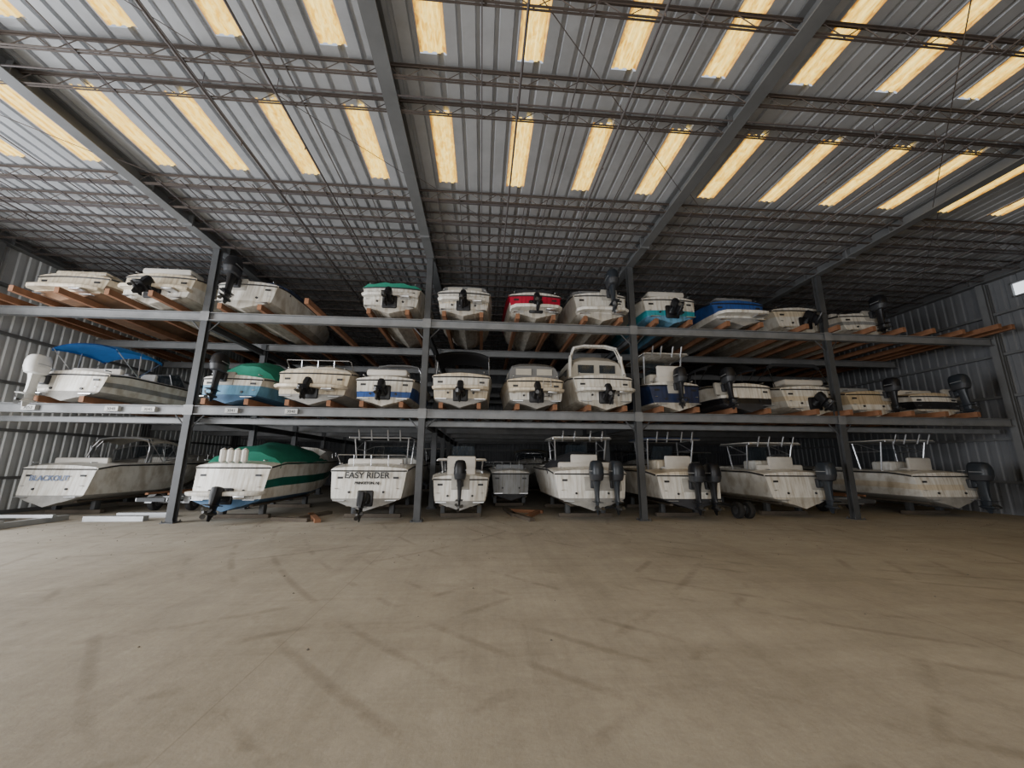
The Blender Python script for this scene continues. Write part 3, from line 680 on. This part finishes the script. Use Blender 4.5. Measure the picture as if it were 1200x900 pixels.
# ---- wooden bunks on the rack arms
mb=MB()
topX=[b.p[0] for b in B[:11]]+[16.2]; midX=[b.p[0] for b in B[11:23]]
for xsx,z in((topX,Z2),(midX,Z1)):
    for x in xsx:
        ext=.75 if (x<-8 and z==Z2) else 0
        for sx in(-.58,.58): mb.box((x+sx+random.uniform(-.02,.02),15.2-ext/2,z+.085),(.12,7.3+ext,.17),'bunk_wood')
for x in(-14.4,-13.9,-5.2,17.3,17.8): mb.box((x,14.9,Z2+.085),(.12,7.9,.17),'bunk_wood')
for x,z in back:
    if z>1:
        for sx in(-.58,.58): mb.box((x+sx,24.7,Z1+.085),(.12,7.,.17),'bunk_wood')
mb.obj('wooden_bunks',parent=rack)
# ---- ground cradles
def cradle(x,yA,yB_,w,c0,c1):
    mb=MB()
    for yy in(yA,yB_):
        mb.box((x,yy,.06),(w,.16,.12),'block_wood',bev=.01)
        for sx in(-.58,.58): mb.box((x+sx,yy,.26),(.14,.2,.28),'rack_steel_dark',bev=.01)
    for sx in(-.58,.58): mb.box((x+sx,(c0+c1)/2,.43),(.1,c1-c0,.06),'block_wood')
    mb.obj('boat_cradle')
for b in B[23:]:
    x,y,z=b.p; cradle(x,y+.9,y+b.L*.5,b.B*.7,y+b.L*.03,y+b.L*.53)
for x,z in back:
    if z<1: cradle(x,24.4,27.1,1.6,24.2,27.8)
# ---- galvanised dolly beams lying by the left boat
mb=MB()
for sx in(-.7,.7): mb.box((-12.7+sx,11.6,.07),(.14,2.2,.14),'galvanised')
for yy in(10.9,12.1): mb.box((-12.7,yy,.18),(1.9,.1,.08),'galvanised')
mb.box((-10.4,12.4,.07),(1.6,.2,.14),'galvanised'); mb.box((-10.2,13.2,.07),(1.6,.2,.14),'galvanised')
mb.obj('boat_dolly')
def wheel(mb,x,y,r=.3,w=.18):
    R=[]
    for dx,rr in((-w/2,r*.55),(-w/2,r*.92),(-w*.3,r),(w*.3,r),(w/2,r*.92),(w/2,r*.55)):
        R.append([(x+dx,y+rr*math.cos(a),r+rr*math.sin(a)) for a in [2*math.pi*k/20 for k in range(20)]])
    mb.loft(R,'tyre_rubber'); mb.tube([(x-w/2-.01,y,r),(x+w/2+.01,y,r)],r*.5,'rack_steel_dark',12)
mb=MB()
for x in(8.25,8.6): wheel(mb,x,12.3,.26,.16)
mb.tube([(8.25,12.3,.26),(8.6,12.3,.26)],.04,'rack_steel_dark',8); mb.box((8.42,13.0,.35),(.1,1.6,.1),'rack_steel_dark')
mb.obj('trailer_jack_wheels')
# boat trailers parked in the gaps
def trailer(x,y,l=4.6,w=1.3):
    mb=MB()
    for sx in(-1,1):
        mb.box((x+sx*w*.5,y+l*.35,.45),(.07,l*.7,.1),'galvanised')
        mb.tube([(x+sx*w*.5,y+l*.7,.45),(x,y+l,.45)],.045,'galvanised',6)
        wheel(mb,x+sx*(w*.5+.16),y+1.0,.28,.17)
        mb.box((x+sx*.35,y+l*.3,.62),(.1,l*.5,.06),'bunk_wood')
        mb.loft([[(x+sx*(w*.5+.16)-.11,y+1.0+.34*math.cos(a),.28+.34*math.sin(a)) for a in [math.pi*k/6 for k in range(7)]],[(x+sx*(w*.5+.16)+.11,y+1.0+.34*math.cos(a),.28+.34*math.sin(a)) for a in [math.pi*k/6 for k in range(7)]]],'galvanised',cap=False,closed=False)
    for yy in(.1,1.0,2.2): mb.box((x,y+yy,.45),(w,.07,.08),'galvanised')
    mb.tube([(x-w*.5-.1,y+1.,.28),(x+w*.5+.1,y+1.,.28)],.03,'galvanised',6)
    mb.box((x,y-.02,.45),(w*.95,.04,.12),'rack_steel_dark')
    mb.obj('boat_trailer')
trailer(-10.7,13.9,4.4,.9); trailer(13.35,13.,4.6,.9)
mb=MB()
for i,(x,y,l,a) in enumerate(((1.3,12.6,1.6,.3),(1.7,13.1,1.4,-.4),(1.0,13.8,1.8,.1),(-5.0,12.6,1.7,.5),(-5.2,13.1,1.5,-.3),(1.6,14.0,1.2,1.2),(-5.5,12.2,1.2,1.3))):
    mb.box((x,y,.05),(.16,l,.1),'bunk_wood' if i%2 else 'block_wood',rz=a)
mb.obj('timber_offcuts')
# gravel specks on the slab
mb=MB()
for i in range(420):
    x=random.uniform(-14,17); y=11.7-abs(random.gauss(0,3.0)); 
    if y<4: continue
    r=random.uniform(.006,.018); ro=[(r*1.2,0,0),(0,r,0),(-r,0,0),(0,-r*1.1,0)]
    vs=[(x+a*math.cos(i)-b_*math.sin(i),y+a*math.sin(i)+b_*math.cos(i),0.001) for a,b_,_ in ro]+[(x,y,r*.9)]
    mb.add(vs,[(0,1,4),(1,2,4),(2,3,4),(3,0,4),(3,2,1,0)],'stone')
mb.obj('gravel_debris')

# ------------------------------------------------------------ light
def area(name,loc,rot,sx,sy,e,col):
    l=bpy.data.lights.new(name,'AREA'); l.shape='RECTANGLE'; l.size=sx; l.size_y=sy; l.energy=e; l.color=col
    o=bpy.data.objects.new(name,l); COL.objects.link(o); o.location=loc; o.rotation_euler=rot; return o
area('door_daylight',(XL-.1,5.,3.2),(0,rad(-90),0),6.2,8.6,2500,(.95,.97,1.))
area('front_door_daylight',(-2,YF-.1,3.3),(rad(90),0,0),15.5,6.4,1600,(1.,.97,.92))
w=bpy.data.worlds.new('sky'); S.world=w; w.use_nodes=True
w.node_tree.nodes['Background'].inputs[0].default_value=(.75,.85,1,1); w.node_tree.nodes['Background'].inputs[1].default_value=1.0

# ------------------------------------------------------------ camera
p,a,r=rad(11.6),rad(4.4),rad(.35)
F=Vector((math.sin(a)*math.cos(p),math.cos(a)*math.cos(p),math.sin(p)))
R=Vector((math.cos(a),-math.sin(a),0)); U=R.cross(F)
R2=R*math.cos(r)+U*math.sin(r); U2=U*math.cos(r)-R*math.sin(r)
cam=bpy.data.cameras.new('camera'); co=bpy.data.objects.new('camera',cam); COL.objects.link(co)
M=Matrix((R2,U2,-F)).transposed().to_4x4(); M.translation=Vector((0,0,1.7)); co.matrix_world=M
cam.sensor_width=36; cam.lens=13.5; cam.clip_start=.05; cam.clip_end=200
S.camera=co
